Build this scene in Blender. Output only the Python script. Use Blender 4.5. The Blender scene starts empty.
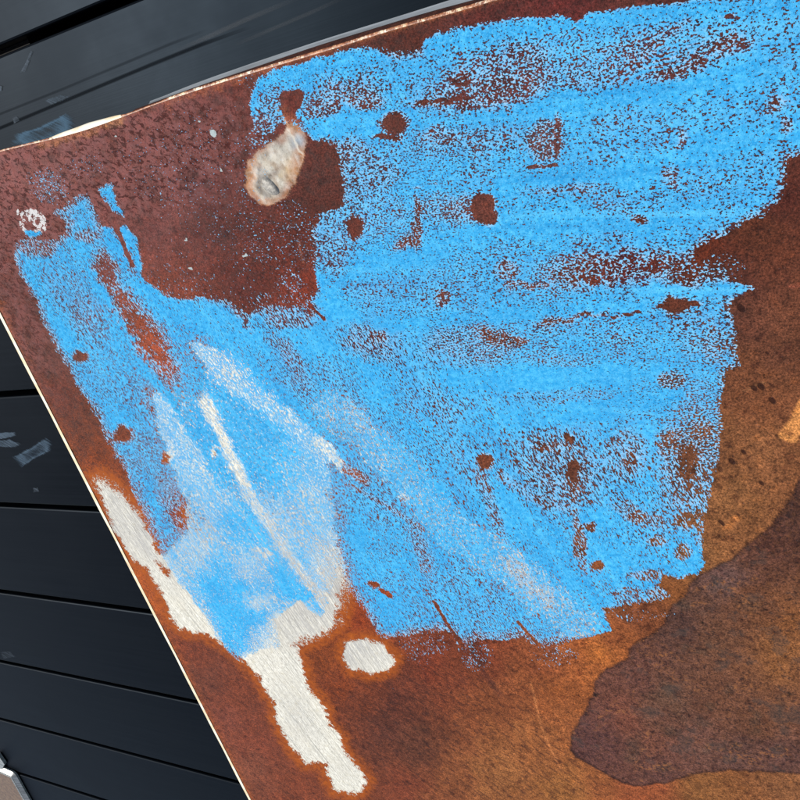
import bpy, math, random
import numpy as np
from mathutils import Matrix, Vector
random.seed(4)
S = bpy.context.scene

# ------------------------------------------------------------------ camera
H = 0.4689                      # camera height above the deck boards, metres
FOC = 801.8                     # focal length in photo pixels (800 px wide)
RW = np.array([[0.8641302216131683, -0.27053387473840923, -0.4243705723937503],
               [0.035991456845163375, 0.8742903500957647, -0.484067142825856],
               [0.5019796560907019, 0.40302333226309317, 0.76523762226031]])
cam_d = bpy.data.cameras.new('camera')
cam = bpy.data.objects.new('camera', cam_d)
S.collection.objects.link(cam)
S.camera = cam
cam_d.sensor_width = 36.0
cam_d.lens = 36.0 * FOC / 800.0
cam_d.clip_start = 0.01
cam_d.clip_end = 200.0
mw = Matrix([list(r) for r in RW.T]).to_4x4()
mw.translation = Vector((0, 0, H))
cam.matrix_world = mw


def at(u, v, z=0.0):
    """the point at height z that shows at photo pixel (u, v)"""
    c = np.stack([np.asarray(u, float) - 400, -(np.asarray(v, float) - 400), np.full(np.shape(u), -FOC)], -1)
    d = c @ RW
    t = (z - H) / d[..., 2]
    return np.stack([d[..., 0] * t, d[..., 1] * t, np.full(np.shape(u), float(z))], -1)


def to_px(P):
    c = (P - np.array([0, 0, H])) @ RW.T
    return 400 + FOC * c[..., 0] / -c[..., 2], 400 - FOC * c[..., 1] / -c[..., 2]


# ------------------------------------------------------------------ light
HP = 0.030                      # top of the steel sheet above the boards
SUN_EL, SUN_AZ = 50.0, 171.0    # azimuth measured from +X, counter-clockwise
ce, se = math.cos(math.radians(SUN_EL)), math.sin(math.radians(SUN_EL))
sun_dir = Vector((ce * math.cos(math.radians(SUN_AZ)), ce * math.sin(math.radians(SUN_AZ)), se))
sd = bpy.data.lights.new('sun', 'SUN')
sd.energy = 4.0
sd.angle = math.radians(0.53)
sd.color = (1.0, 0.96, 0.90)
sun = bpy.data.objects.new('sun', sd)
S.collection.objects.link(sun)
sun.rotation_euler = sun_dir.to_track_quat('Z', 'Y').to_euler()
world = bpy.data.worlds.new('World')
S.world = world
world.use_nodes = True
wn = world.node_tree
bg = wn.nodes['Background']
sky = wn.nodes.new('ShaderNodeTexSky')
sky.sky_type = 'NISHITA'
sky.sun_disc = False
sky.sun_elevation = math.radians(SUN_EL)
sky.sun_rotation = math.radians(90.0 - SUN_AZ)
wn.links.new(sky.outputs[0], bg.inputs[0])
bg.inputs[1].default_value = 0.10
S.view_settings.view_transform = 'Standard'
S.view_settings.look = 'None'
S.view_settings.exposure = 0.0
S.view_settings.gamma = 1.0
S.view_settings.use_curve_mapping = False


# ------------------------------------------------------------------ helpers
def lin(c, k=1.0):
    c = np.asarray(c, float) / 255.0
    return np.where(c <= 0.04045, c / 12.92, ((c + 0.055) / 1.055) ** 2.4) * k


def l4(c, k=1.0):
    return tuple(float(x) for x in lin(c, k)) + (1.0,)


class NT:
    """small node-tree writer"""
    def __init__(self, name):
        self.m = bpy.data.materials.new(name)
        self.m.use_nodes = True
        self.t = self.m.node_tree
        self.bsdf = self.t.nodes['Principled BSDF']

    def link(self, a, b):
        self.t.links.new(a, b)

    def put(self, sock, v):
        if isinstance(v, bpy.types.NodeSocket):
            self.link(v, sock)
        else:
            sock.default_value = v

    def math(self, op, a, b=0.0, c=None, clamp=False):
        n = self.t.nodes.new('ShaderNodeMath')
        n.operation = op
        n.use_clamp = clamp
        self.put(n.inputs[0], a)
        self.put(n.inputs[1], b)
        if c is not None:
            self.put(n.inputs[2], c)
        return n.outputs[0]

    def mix(self, f, a, b, mode='MIX'):
        n = self.t.nodes.new('ShaderNodeMix')
        n.data_type = 'RGBA'
        n.blend_type = mode
        self.put(n.inputs[0], f)
        self.put(n.inputs[6], a)
        self.put(n.inputs[7], b)
        return n.outputs[2]

    def fmix(self, f, a, b):
        n = self.t.nodes.new('ShaderNodeMix')
        self.put(n.inputs[0], f)
        self.put(n.inputs[2], a)
        self.put(n.inputs[3], b)
        return n.outputs[0]

    def rng(self, v, a, b, c=0.0, d=1.0, smooth=True):
        n = self.t.nodes.new('ShaderNodeMapRange')
        n.interpolation_type = 'SMOOTHSTEP' if smooth else 'LINEAR'
        for i, x in enumerate((v, a, b, c, d)):
            self.put(n.inputs[i], x)
        return n.outputs[0]

    def coord(self):
        return self.t.nodes.new('ShaderNodeTexCoord').outputs['Object']

    def mapping(self, vec, rz=0.0, sc=(1, 1, 1), loc=(0, 0, 0)):
        a = self.t.nodes.new('ShaderNodeMapping')
        a.vector_type = 'POINT'
        a.inputs['Rotation'].default_value = (0, 0, rz)
        self.link(vec, a.inputs['Vector'])
        b = self.t.nodes.new('ShaderNodeMapping')
        b.inputs['Scale'].default_value = sc
        b.inputs['Location'].default_value = loc
        self.link(a.outputs[0], b.inputs['Vector'])
        return b.outputs[0]

    def noise(self, vec, scale, detail=2.0, rough=0.5, dist=0.0):
        n = self.t.nodes.new('ShaderNodeTexNoise')
        n.inputs['Scale'].default_value = scale
        n.inputs['Detail'].default_value = detail
        n.inputs['Roughness'].default_value = rough
        n.inputs['Distortion'].default_value = dist
        self.link(vec, n.inputs['Vector'])
        return n.outputs['Fac']

    def voro(self, vec, scale, rand=1.0):
        n = self.t.nodes.new('ShaderNodeTexVoronoi')
        n.inputs['Scale'].default_value = scale
        n.inputs['Randomness'].default_value = rand
        self.link(vec, n.inputs['Vector'])
        return n.outputs['Distance'], n.outputs['Color']

    def attr(self, name):
        n = self.t.nodes.new('ShaderNodeAttribute')
        n.attribute_name = name
        s = self.t.nodes.new('ShaderNodeSeparateColor')
        self.link(n.outputs['Color'], s.inputs[0])
        return n.outputs['Color'], s.outputs[0], s.outputs[1], s.outputs[2], n.outputs['Alpha']

    def bump(self, h, strength, dist):
        n = self.t.nodes.new('ShaderNodeBump')
        n.inputs['Strength'].default_value = strength
        n.inputs['Distance'].default_value = dist
        self.link(h, n.inputs['Height'])
        self.link(n.outputs[0], self.bsdf.inputs['Normal'])

    def out(self, col=None, rough=None, metal=None, spec=None):
        for k, v in (('Base Color', col), ('Roughness', rough), ('Metallic', metal), ('Specular IOR Level', spec)):
            if v is not None:
                self.put(self.bsdf.inputs[k], v)
        return self.m


def mesh_obj(name, verts, faces, mat, parent=None, smooth=False):
    me = bpy.data.meshes.new(name)
    me.from_pydata([tuple(map(float, v)) for v in verts], [], faces)
    me.materials.append(mat)
    me.update()
    if smooth:
        me.polygons.foreach_set('use_smooth', [True] * len(me.polygons))
    o = bpy.data.objects.new(name, me)
    S.collection.objects.link(o)
    o.parent = parent
    return o


def empty(name, label, cat, loc=(0, 0, 0)):
    o = bpy.data.objects.new(name, None)
    o.location = loc
    o.empty_display_size = 0.05
    S.collection.objects.link(o)
    if label:
        o['label'] = label
        o['category'] = cat
    return o


def sweep(profile, path, close=True):
    """profile: list of (side, up) offsets; path: list of (point, side vector)"""
    vs, fs = [], []
    n = len(profile)
    for p, s in path:
        for a, b in profile:
            vs.append((p[0] + s[0] * a, p[1] + s[1] * a, p[2] + b))
    for i in range(len(path) - 1):
        for j in range(n if close else n - 1):
            k = (j + 1) % n
            fs.append((i * n + j, i * n + k, (i + 1) * n + k, (i + 1) * n + j))
    if close:
        fs.append(tuple(range(n))[::-1])
        fs.append(tuple((len(path) - 1) * n + j for j in range(n)))
    return vs, fs


# ------------------------------------------------------------------ deck (setting)
PITCH, GAP, Y0 = 0.145, 0.0064, -0.78000358 * 0.4689
t = NT('black_composite_board')
co = t.coord()
str1 = t.noise(t.mapping(co, 0, (3, 260, 60)), 1.0, 3, 0.6)
str2 = t.noise(t.mapping(co, 0, (14, 900, 60)), 1.0, 2, 0.6)
cl = t.noise(co, 9, 4, 0.6)
dust = t.noise(co, 900, 2, 0.6)
c = t.mix(t.rng(cl, 0.3, 0.7), (0.0008, 0.0011, 0.0016, 1), (0.0022, 0.0028, 0.0038, 1))
c = t.mix(t.rng(str1, 0.35, 0.7, 0, 0.45), c, (0.0045, 0.0055, 0.0070, 1))
c = t.mix(t.rng(dust, 0.74, 0.82, 0, 0.3), c, (0.05, 0.055, 0.06, 1))
hh = t.math('ADD', t.math('MULTIPLY', str1, 0.6), t.math('MULTIPLY', str2, 0.4))
t.bump(hh, 0.10, 0.0005)
deck_mat = t.out(c, t.rng(cl, 0.3, 0.7, 0.38, 0.43), 0.0, 0.055)
t.bsdf.inputs['Specular Tint'].default_value = (0.42, 0.68, 1.0, 1)

t = NT('dark_soil')
co = t.coord()
t.bump(t.noise(co, 60, 5, 0.6), 0.8, 0.02)
soil_mat = t.out(t.mix(t.noise(co, 25, 5, 0.6), (0.004, 0.004, 0.004, 1), (0.012, 0.010, 0.009, 1)), 0.95)
t = NT('dark_joist_timber')
joist_mat = t.out(t.mix(t.noise(t.mapping(t.coord(), 0, (80, 4, 40)), 1, 3), (0.003, 0.003, 0.003, 1), (0.007, 0.006, 0.006, 1)), 0.9)

gz = -0.16
g = mesh_obj('ground', [(-6, -6, gz), (5, -6, gz), (5, 5, gz), (-6, 5, gz)], [(0, 1, 2, 3)], soil_mat)
g['kind'] = 'structure'
deck = empty('deck', None, None)
deck['kind'] = 'structure'
hw, bt, r = (PITCH - GAP) / 2, 0.022, 0.0018
prof = [(-hw, -bt), (hw, -bt), (hw, -r), (hw - r * 0.3, -r * 0.3), (hw - r, 0), (-hw + r, 0), (-hw + r * 0.3, -r * 0.3), (-hw, -r)]
first = None
for k in range(-12, 15):
    yc = Y0 - (k + 0.5) * PITCH
    if first is None:
        vs, fs = sweep(prof, [((-2.6, 0, 0), (0, 1)), ((1.6, 0, 0), (0, 1))])
        first = mesh_obj('board', vs, [f[::-1] for f in fs], deck_mat, deck)
        o = first
    else:
        o = first.copy()
        S.collection.objects.link(o)
    o.location = (random.uniform(-.3, .3), yc, random.uniform(-0.0004, 0.0))
o = None
for i in range(9):
    x = -2.4 + i * 0.45
    y0, y1 = -2.5, 1.35
    vs = [(x + a, y, z) for a in (0, 0.045) for y in (y0, y1) for z in (-0.15, -bt - 0.001)]
    mesh_obj('joist', vs, [(0, 1, 3, 2), (4, 6, 7, 5), (0, 4, 5, 1), (2, 3, 7, 6), (1, 5, 7, 3), (0, 2, 6, 4)], joist_mat, deck)

# ------------------------------------------------------------------ steel sheet: survey of its surface
TOP = [(0, 151), (25, 145), (55, 138), (85, 129.5), (125, 115.5), (150, 106), (165, 100.5), (200, 88.5), (250, 73), (300, 58), (350, 43), (380, 33), (420, 21.5), (459, 10.5), (494, 0), (540, -14)]
LEFT = [(0, 311), (42, 400), (92.5, 500), (147, 600), (190, 685), (250, 800)]
tw = at([p[0] for p in TOP], [p[1] for p in TOP], HP)
lw = at([p[0] for p in LEFT], [p[1] for p in LEFT], HP)
lfit = np.polyfit(lw[:, 1], lw[:, 0], 1)
ym = float(tw[:, 1].mean())
XL = float(np.polyval(lfit, ym))
XR, YB = 0.09, -0.96
tx = np.concatenate([[XL - .01], tw[:, 0], [XR + .1]])
ty = np.concatenate([[tw[0, 1]], tw[:, 1], [tw[-1, 1]]])
# smooth the outline of the upper edge a little
sx = np.linspace(XL - .01, XR + .1, 240)
sy = np.interp(sx, tx, ty)
sy = np.convolve(np.pad(sy, 3, 'edge'), np.ones(7) / 7, 'valid')


def top_y(x):
    return np.interp(x, sx, sy)


def left_x(y):
    return lfit[0] * y + lfit[1]


STEP = 0.00122
nx, ny = int((XR - XL) / STEP), int((ym - YB) / STEP)
gi, gj = np.meshgrid(np.linspace(0, 1, nx), np.linspace(0, 1, ny), indexing='xy')
GY0 = ym + (YB - ym) * gj
lx = left_x(GY0)
GX = lx + (XR - lx) * gi
GY = GY0 + (top_y(GX) - ym) * np.clip(1 - (ym - GY0) / 0.05, 0, 1)
GX, GY = GX.ravel(), GY.ravel()
P = np.stack([GX, GY, np.full_like(GX, HP)], -1)
U, V = to_px(P)


def vnoise(x, y, seed):
    """smooth value noise, -1..1"""
    xi, yi = np.floor(x).astype(int), np.floor(y).astype(int)
    fx, fy = x - xi, y - yi
    fx, fy = fx * fx * (3 - 2 * fx), fy * fy * (3 - 2 * fy)

    def h(a, b):
        v = np.sin(a * 127.1 + b * 311.7 + seed * 74.7) * 43758.5453
        return (v - np.floor(v)) * 2 - 1
    return (h(xi, yi) * (1 - fx) + h(xi + 1, yi) * fx) * (1 - fy) + (h(xi, yi + 1) * (1 - fx) + h(xi + 1, yi + 1) * fx) * fy


N1 = vnoise(GX * 420, GY * 420, 1)
N2 = vnoise(GX * 190, GY * 190, 2)
N3 = vnoise(GX * 70, GY * 70, 3)
UW, VW = U + 2.0 * N2 + 1.0 * N1, V + 2.0 * vnoise(GX * 190, GY * 190, 5) + 1.0 * vnoise(GX * 420, GY * 420, 6)


def sst(a, b, x):
    q = np.clip((x - a) / (b - a), 0, 1)
    return q * q * (3 - 2 * q)


def sdf(poly, warp=1.0, lim=40):
    """signed distance in survey units, positive inside"""
    p = np.array(poly, float)
    uu, vv = U + (UW - U) * warp, V + (VW - V) * warp
    out = np.full(U.shape, -float(lim))
    m = (uu > p[:, 0].min() - lim) & (uu < p[:, 0].max() + lim) & (vv > p[:, 1].min() - lim) & (vv < p[:, 1].max() + lim)
    x, y = uu[m], vv[m]
    d = np.full(x.shape, 1e9)
    ins = np.zeros(x.shape, bool)
    n = len(p)
    for i in range(n):
        ax, ay = p[i]
        bx, by = p[(i + 1) % n]
        ex, ey = bx - ax, by - ay
        k = np.clip(((x - ax) * ex + (y - ay) * ey) / max(ex * ex + ey * ey, 1e-9), 0, 1)
        d = np.minimum(d, (x - ax - k * ex) ** 2 + (y - ay - k * ey) ** 2)
        if ay != by:
            ins ^= ((ay > y) != (by > y)) & (x < ex * (y - ay) / ey + ax)
    d = np.sqrt(d)
    out[m] = np.where(ins, d, -d)
    return out


def ell(u, v, ru, rv, ang=0.0, soft=0.35, warp=1.0):
    a = math.radians(ang)
    x, y = U + (UW - U) * warp - u, V + (VW - V) * warp - v
    p, q = x * math.cos(a) + y * math.sin(a), -x * math.sin(a) + y * math.cos(a)
    return 1 - sst(1 - soft, 1 + soft, np.sqrt((p / ru) ** 2 + (q / rv) ** 2))


def line(pts, w, soft=0.6, warp=0.4, taper=False):
    x, y = U + (UW - U) * warp, V + (VW - V) * warp
    best = np.full(U.shape, 1e9)
    n = len(pts) - 1
    for i in range(n):
        ax, ay = pts[i]
        bx, by = pts[i + 1]
        ex, ey = bx - ax, by - ay
        k = np.clip(((x - ax) * ex + (y - ay) * ey) / (ex * ex + ey * ey), 0, 1)
        d = np.hypot(x - ax - k * ex, y - ay - k * ey)
        if taper:
            d = d / np.maximum(0.15, np.sin(np.pi * np.clip((i + k) / n, 0.03, 0.97)))
        best = np.minimum(best, d)
    return 1 - sst(w * (1 - soft), w * (1 + soft), best)


# ---- chalk cover, 0..1
OUTL = [(252, 92), (258, 80), (275, 68), (300, 62), (330, 54), (365, 47), (380, 47), (400, 53), (421, 49), (426, 39), (440, 31), (470, 26), (500, 20), (530, 17), (560, 14), (576, 21), (590, 12), (620, 8), (660, 4), (700, -1), (760, -8), (920, -30),
        (920, 145), (800, 157), (788, 159), (786, 185), (778, 205), (760, 217), (740, 228), (720, 239), (700, 247), (693, 258), (700, 268), (722, 262), (730, 280), (742, 284), (756, 288), (746, 293), (734, 299), (730, 306), (734, 330), (737, 350), (740, 367), (727, 369), (722, 400), (722, 420), (718, 455), (711, 490), (705, 515), (702, 540), (704, 560), (698, 574), (680, 577), (662, 574), (658, 585), (668, 598), (650, 602), (625, 606), (600, 608), (612, 630), (600, 632), (585, 636), (560, 642), (543, 646), (530, 641), (520, 636), (500, 640), (480, 638), (463, 646), (447, 630), (430, 631), (400, 636), (381, 638), (372, 625), (360, 605), (348, 588), (342, 570),
        (338, 560), (332, 590), (320, 618), (305, 608), (285, 628), (274, 620), (281, 647), (262, 650), (238, 660), (230, 652), (218, 638), (203, 612), (190, 595), (170, 570), (160, 550), (147, 520), (135, 495), (125, 470), (112, 448), (102, 430), (95, 410), (80, 390), (70, 370), (58, 350), (45, 325), (37, 300), (28, 285), (20, 270), (13, 256), (15, 248), (30, 244), (45, 240), (58, 239), (65, 232), (67, 225), (54, 214), (62, 208), (70, 198), (88, 193), (92, 198), (97, 212), (102, 227), (112, 227), (118, 240), (128, 260), (133, 266), (137, 262), (138, 250), (130, 238), (120, 227), (126, 226), (138, 242), (140, 275), (147, 283), (158, 291), (170, 297), (185, 300), (200, 298), (225, 299), (233, 303), (240, 310), (248, 314), (262, 306), (280, 306), (300, 307), (310, 301), (318, 288), (316, 270), (314, 245), (315, 225), (322, 213), (338, 209), (345, 204), (344, 190), (341, 170), (337, 150), (331, 143), (314, 140), (302, 130), (292, 122), (280, 122), (270, 136), (258, 132), (251, 112)]
so = sdf(OUTL, 0.9)
D = 0.815 * (0.45 * sst(-3.0, 2.0, so) + 0.55 * sst(-1.0, 11.0, so))
INS = sst(-1.5, 0.5, so)


def put(w, val):
    global D
    D = D * (1 - w) + val * w


# dense strokes
for pts, w, val in [
    ([(255, 110), (262, 85), (300, 68), (370, 55)], 9, .92), ([(430, 45), (500, 30), (600, 18), (700, 10), (800, 8)], 9, .93),
    ([(318, 130), (360, 124), (420, 118), (500, 111), (600, 101), (680, 88), (800, 62)], 13, .975),
    ([(325, 275), (370, 268), (420, 255), (470, 236), (520, 222), (600, 215)], 13, .975),
    ([(500, 190), (570, 182), (640, 176), (700, 150), (800, 130)], 12, .96),
    ([(560, 240), (640, 228), (700, 212)], 12, .96), ([(640, 292), (690, 290), (742, 289)], 6, .95),
    ([(330, 300), (350, 330), (375, 380), (420, 420)], 16, .96), ([(190, 310), (260, 340), (330, 345)], 15, .95),
    ([(380, 325), (470, 318), (540, 312), (640, 310)], 7, .93), ([(440, 385), (560, 375), (660, 372)], 12, .95),
    ([(470, 425), (540, 420), (620, 405), (680, 395)], 10, .94), ([(590, 510), (620, 560), (640, 570), (690, 565)], 20, .93),
    ([(500, 500), (560, 580), (600, 620)], 22, .96), ([(365, 440), (400, 470), (440, 500)], 12, .95),
    ([(345, 510), (370, 560), (395, 620)], 12, .96), ([(28, 262), (70, 340), (130, 440), (200, 580), (235, 645)], 9, .94),
    ([(80, 240), (110, 300), (150, 370), (190, 440)], 8, .95), ([(140, 285), (190, 320), (230, 360), (290, 410), (330, 470)], 11, .96),
    ([(250, 630), (240, 600), (215, 570)], 18, .95), ([(270, 560), (290, 590), (318, 612)], 8, .97), ([(320, 510), (300, 470), (280, 430)], 10, .96)]:
    put(line(pts, w, 0.7) * INS, min(val, .955) - .02)
# worn and missed places
for a, val in [
    ((345, 92, 34, 11, -8), .55), ((365, 100, 20, 9), .42), ((320, 108, 18, 10), .50), ((352, 165, 20, 28), .50), ((365, 175, 30, 20), .62), ((335, 235, 18, 40), .62), ((375, 215, 35, 25), .68),
    ((475, 88, 60, 20, -14), .55), ((500, 84, 48, 22, -10), .36), ((462, 80, 10, 7), .15), ((505, 62, 40, 14, -12), .55), ((445, 102, 28, 4, -6), .15), ((590, 72, 26, 16, -10), .66),
    ((660, 55, 50, 22, -14), .52), ((675, 66, 26, 12, -18), .32), ((730, 45, 18, 9, -8), .42), ((785, 60, 20, 10), .80), ((470, 140, 70, 16, -4), .66), ((545, 140, 17, 20), .35), ((557, 137, 4, 20), .12),
    ((440, 135, 18, 9), .55), ((640, 130, 45, 20), .78), ((775, 105, 12, 8, -30), .5), ((680, 140, 5, 12, 15), .45), ((670, 176, 14, 8, 60), .5), ((565, 190, 40, 6, -6), .62), ((610, 200, 20, 12), .75), ((640, 220, 8, 4), .35), ((785, 125, 6, 8), .5),
    ((440, 205, 22, 14), .62), ((466, 208, 20, 13, -8), .42), ((418, 222, 4, 26), .22), ((405, 243, 13, 6, -30), .18), ((420, 285, 70, 14, -4), .74), ((443, 297, 8, 8), .3), ((507, 270, 12, 10), .42), ((530, 286, 20, 3, -3), .25),
    ((580, 270, 36, 17, -6), .45), ((594, 280, 8, 6), .15), ((555, 322, 18, 6, -8), .35), ((590, 315, 20, 2.5, -8), .2), ((470, 345, 45, 20), .62), ((498, 338, 18, 5, 15), .22), ((520, 340, 8, 4), .2), ((560, 360, 40, 8), .72), ((365, 340, 30, 16, 15), .55), ((378, 337, 10, 6), .3),
    ((630, 268, 50, 15, -4), .30), ((700, 272, 34, 13, -4), .17), ((600, 240, 40, 6, -4), .75), ((560, 395, 50, 6), .7),
    ((700, 335, 30, 25), .70), ((716, 345, 12, 18), .55), ((672, 380, 14, 9), .35), ((640, 345, 40, 20), .78), ((700, 400, 18, 20), .70),
    ((560, 470, 42, 32, 25), .58), ((552, 447, 20, 5), .35), ((574, 478, 6, 20), .12), ((569, 438, 6, 4), .0), ((625, 455, 22, 24), .62), ((630, 460, 8, 8), .35), ((690, 465, 28, 48, 5), .48), ((688, 462, 9, 17), .12), ((670, 440, 10, 14, 30), .3), ((700, 430, 12, 10), .3), ((690, 520, 14, 8), .22), ((640, 515, 26, 9, 25), .5),
    ((637, 517, 8, 8), .25), ((580, 540, 5, 26, -8), .25), ((591, 527, 6, 5), .1), ((657, 540, 9, 6), .35), ((683, 552, 8, 8), .3), ((645, 575, 18, 6), .5), ((660, 592, 12, 4), .35), ((628, 595, 14, 8), .6),
    ((430, 405, 45, 22, 20), .74), ((352, 418, 26, 14, 45), .62), ((290, 360, 10, 34, -35), .62), ((430, 560, 60, 36), .83), ((340, 330, 10, 10), .8), ((420, 545, 8, 30, -20), .58), ((460, 590, 30, 20), .8), ((245, 320, 5, 12, -25), .4),
    ((240, 312, 8, 6), .4), ((290, 318, 26, 10), .55), ((310, 312, 6, 10, 45), .3), ((80, 305, 32, 14, 55), .66), ((42, 250, 14, 7, -10), .32), ((86, 236, 14, 6), .5), ((107, 272, 9, 20, -25), .10), ((124, 306, 9, 20, -32), .22), ((150, 340, 12, 44, -32), .07), ((60, 290, 14, 30, -30), .75), ((95, 380, 16, 30, -30), .8),
    ((175, 500, 14, 36, -22), .50), ((183, 518, 9, 13), .12), ((160, 476, 6, 8), .35), ((150, 455, 20, 30, -20), .72), ((135, 470, 8, 20, -20), .72), ((150, 395, 8, 14, -30), .7), ((188, 390, 8, 12, -30), .8),
    ((500, 640, 20, 5), .6), ((270, 112, 14, 22, 20), .65), ((262, 125, 10, 10), .4)]:
    val = val if val < .13 or a[0] < 200 or a[1] < 120 else val + .07 * (1 - val) - (.05 if 540 < a[0] < 700 and 430 < a[1] < 560 else 0)
    put(ell(*a, **({'soft': .6, 'warp': 2.0} if len(a) == 5 else {})) * INS, val)
for pts, w, val in [([(345, 483), (372, 498), (400, 515), (422, 530)], 2.4, .55), ([(478, 470), (490, 500), (502, 540)], 6, .62), ([(500, 475), (540, 500), (575, 510)], 5, .6), ([(600, 50), (640, 44), (690, 20)], 2, .6)]:
    put(line(pts, w) * INS, val)
# bright ridges dragged across the worn patch at the upper right
for k in range(6):
    put(line([(630 + k * 7, 78 - k * 7), (690 + k * 3, 60 - k * 7)], 1.3) * INS, .85)
# clean bare spots with crisp rims
for a in [(394, 123, 15, 11), (388, 137, 14, 2.2), (482, 207, 11, 14, 10), (490, 218, 8, 8), (355, 227, 9, 11), (676, 305, 13, 9), (690, 303, 12, 2.4), (664, 307, 8, 2), (485, 461, 9, 7.5), (80, 357, 7.5, 6), (124, 434, 10, 9), (168, 457, 5.5, 6.5), (374, 584, 6, 3.5), (385, 592, 8, 2, 35), (598, 566, 6, 5), (574, 470, 4, 9), (325, 175, 18, 32)]:
    put(ell(*a, 0.18), 0.0)
put(np.clip(sdf([(279, 97), (287, 92), (299, 90), (304, 95), (300, 106), (295, 114), (299, 122), (288, 122), (282, 110)], 1.2) / 2 + .5, 0, 1), 0.0)
# thin scrapes through the chalk
for pts, w in [([(528, 167), (556, 165)], 1.1), ([(410, 187), (438, 182)], .7), ([(434, 602), (450, 628), (464, 648)], 1.4), ([(518, 622), (540, 646)], 1.3), ([(416, 102), (470, 97)], 1.0), ([(352, 213), (354, 240)], 1.0), ([(720, 17), (738, 16)], 1.1), ([(612, 318), (640, 312)], 0.9), ([(310, 305), (325, 320)], 1.1)]:
    put(line(pts, w, 0.5, 0.3), 0.0)
for poly in ([(99, 190), (105, 184), (112, 188), (116, 198), (122, 209), (124, 217), (120, 218), (113, 210), (106, 200)],
             [(117, 229), (124, 227), (131, 231), (138, 244), (141, 262), (139, 278), (133, 270), (131, 260), (126, 246)],
             [(102, 226), (112, 227), (120, 242), (131, 266), (128, 276), (116, 262), (106, 244)]):
    put(np.clip(sdf(poly, 1.3) / 4 + .5, 0, 1), .88)
for pts, w in (([(98, 193), (110, 215), (124, 246), (132, 266)], 2.0), ([(94, 198), (100, 212), (104, 224)], 3.2)):
    put(line(pts, w, .4, .5), 0.0)
# scattered crumbs outside the strokes
OUT = 1 - INS
for a, val in [((48, 186, 20, 16, 30), .30), ((85, 165, 20, 12), .08), ((60, 183, 8, 5), .2), ((300, 215, 24, 10, 30), .12), ((262, 262, 45, 26), .10), ((290, 285, 16, 14), .22), ((240, 285, 30, 18), .08), ((205, 180, 75, 75), .055), ((230, 255, 80, 50), .075), ((150, 165, 40, 40), .035), ((300, 240, 30, 30), .10), ((160, 290, 20, 10, 25), .12), ((300, 300, 50, 12), .2), ((260, 135, 14, 12), .2), ((720, 268, 26, 14), .10), ((710, 272, 14, 7), .16),
               ((425, 645, 26, 10), .12), ((475, 655, 16, 16), .16), ((555, 655, 22, 12), .10), ((640, 615, 40, 6), .08), ((560, 650, 10, 5), .2), ((250, 80, 10, 12), .08), ((415, 655, 16, 8, 30), .08), ((440, 690, 60, 30), .012), ((30, 245, 14, 6), .4), ((105, 560, 5, 5), 0)]:
    w = ell(*a, 0.6) * OUT
    D = np.maximum(D, w * val)
D = np.clip(D + 0.05 * N3 * (D > .3) * (D < .93), 0, 1)

# ---- metal scrubbed bare, 0.5 = rim
U_ = [(188, 342), (232, 350), (300, 418), (345, 455), (355, 480), (342, 500), (338, 540), (352, 582), (349, 602), (342, 622), (334, 630), (318, 641), (298, 646), (303, 668), (306, 684), (318, 700), (327, 712), (329, 725), (340, 737), (343, 750), (355, 765), (367, 781), (362, 792), (348, 793), (335, 789), (328, 776), (326, 763), (305, 762), (291, 746), (283, 731), (276, 716), (274, 700), (265, 689), (258, 676), (249, 666), (238, 655), (217, 640),
      (205, 634), (190, 632), (178, 628), (171, 615), (166, 601), (159, 588), (152, 575), (145, 566), (136, 561), (128, 553), (120, 541), (112, 528), (105, 510), (98, 495), (91, 478), (100, 475), (110, 479), (120, 489), (130, 499), (139, 513), (144, 521), (152, 535), (154, 548), (158, 553), (166, 556), (176, 542), (188, 532), (186, 500), (172, 470), (158, 425), (152, 395), (178, 392), (200, 398), (205, 370)]
BARE = sdf(U_, 1.1)
BARE = np.maximum(BARE, sdf([(344, 643), (352, 640), (366, 639), (381, 644), (396, 660), (391, 669), (371, 673), (352, 669), (343, 656)], 0.9))
BARE = np.minimum(BARE, -sdf([(150, 552), (160, 560), (171, 568), (174, 580), (166, 580), (160, 572), (154, 566)], 0.8) + 3)
b = np.clip(0.5 + BARE / 16.0, -1, 1.5)
# the upper part is only scuffed: rust and primer still show between the marks
scuff = ell(262, 440, 90, 90, 0, .5) * (1 - line([(205, 400), (250, 495), (330, 610)], 9, .5)) * (1 - line([(160, 410), (180, 450), (212, 505)], 12, .5)) * (1 - line([(200, 350), (240, 385), (290, 425), (330, 462), (366, 482)], 10, .5))
STK = np.maximum.reduce([line([(203, 398), (225, 445), (250, 497), (285, 552), (322, 606)], 6, .7, 1.5), .95 * line([(157, 405), (180, 450), (212, 508)], 11, .9, 2.5),
                         .95 * line([(198, 346), (238, 384)], 10, .8, 2.5), .8 * line([(238, 384), (290, 425), (322, 450)], 9, .9, 2.5), .9 * line([(316, 438), (340, 465), (366, 483)], 5, .8, 2)])
up = (1 - sst(490, 585, V + 10 * N3 + .35 * (230 - U))) * (b > 0)
b = b * (1 - up) + up * np.minimum(b, .36 + .20 * sst(150, 200, U) + .12 * sst(250, 330, U) * sst(430, 480, V) + .55 * STK)
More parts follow.
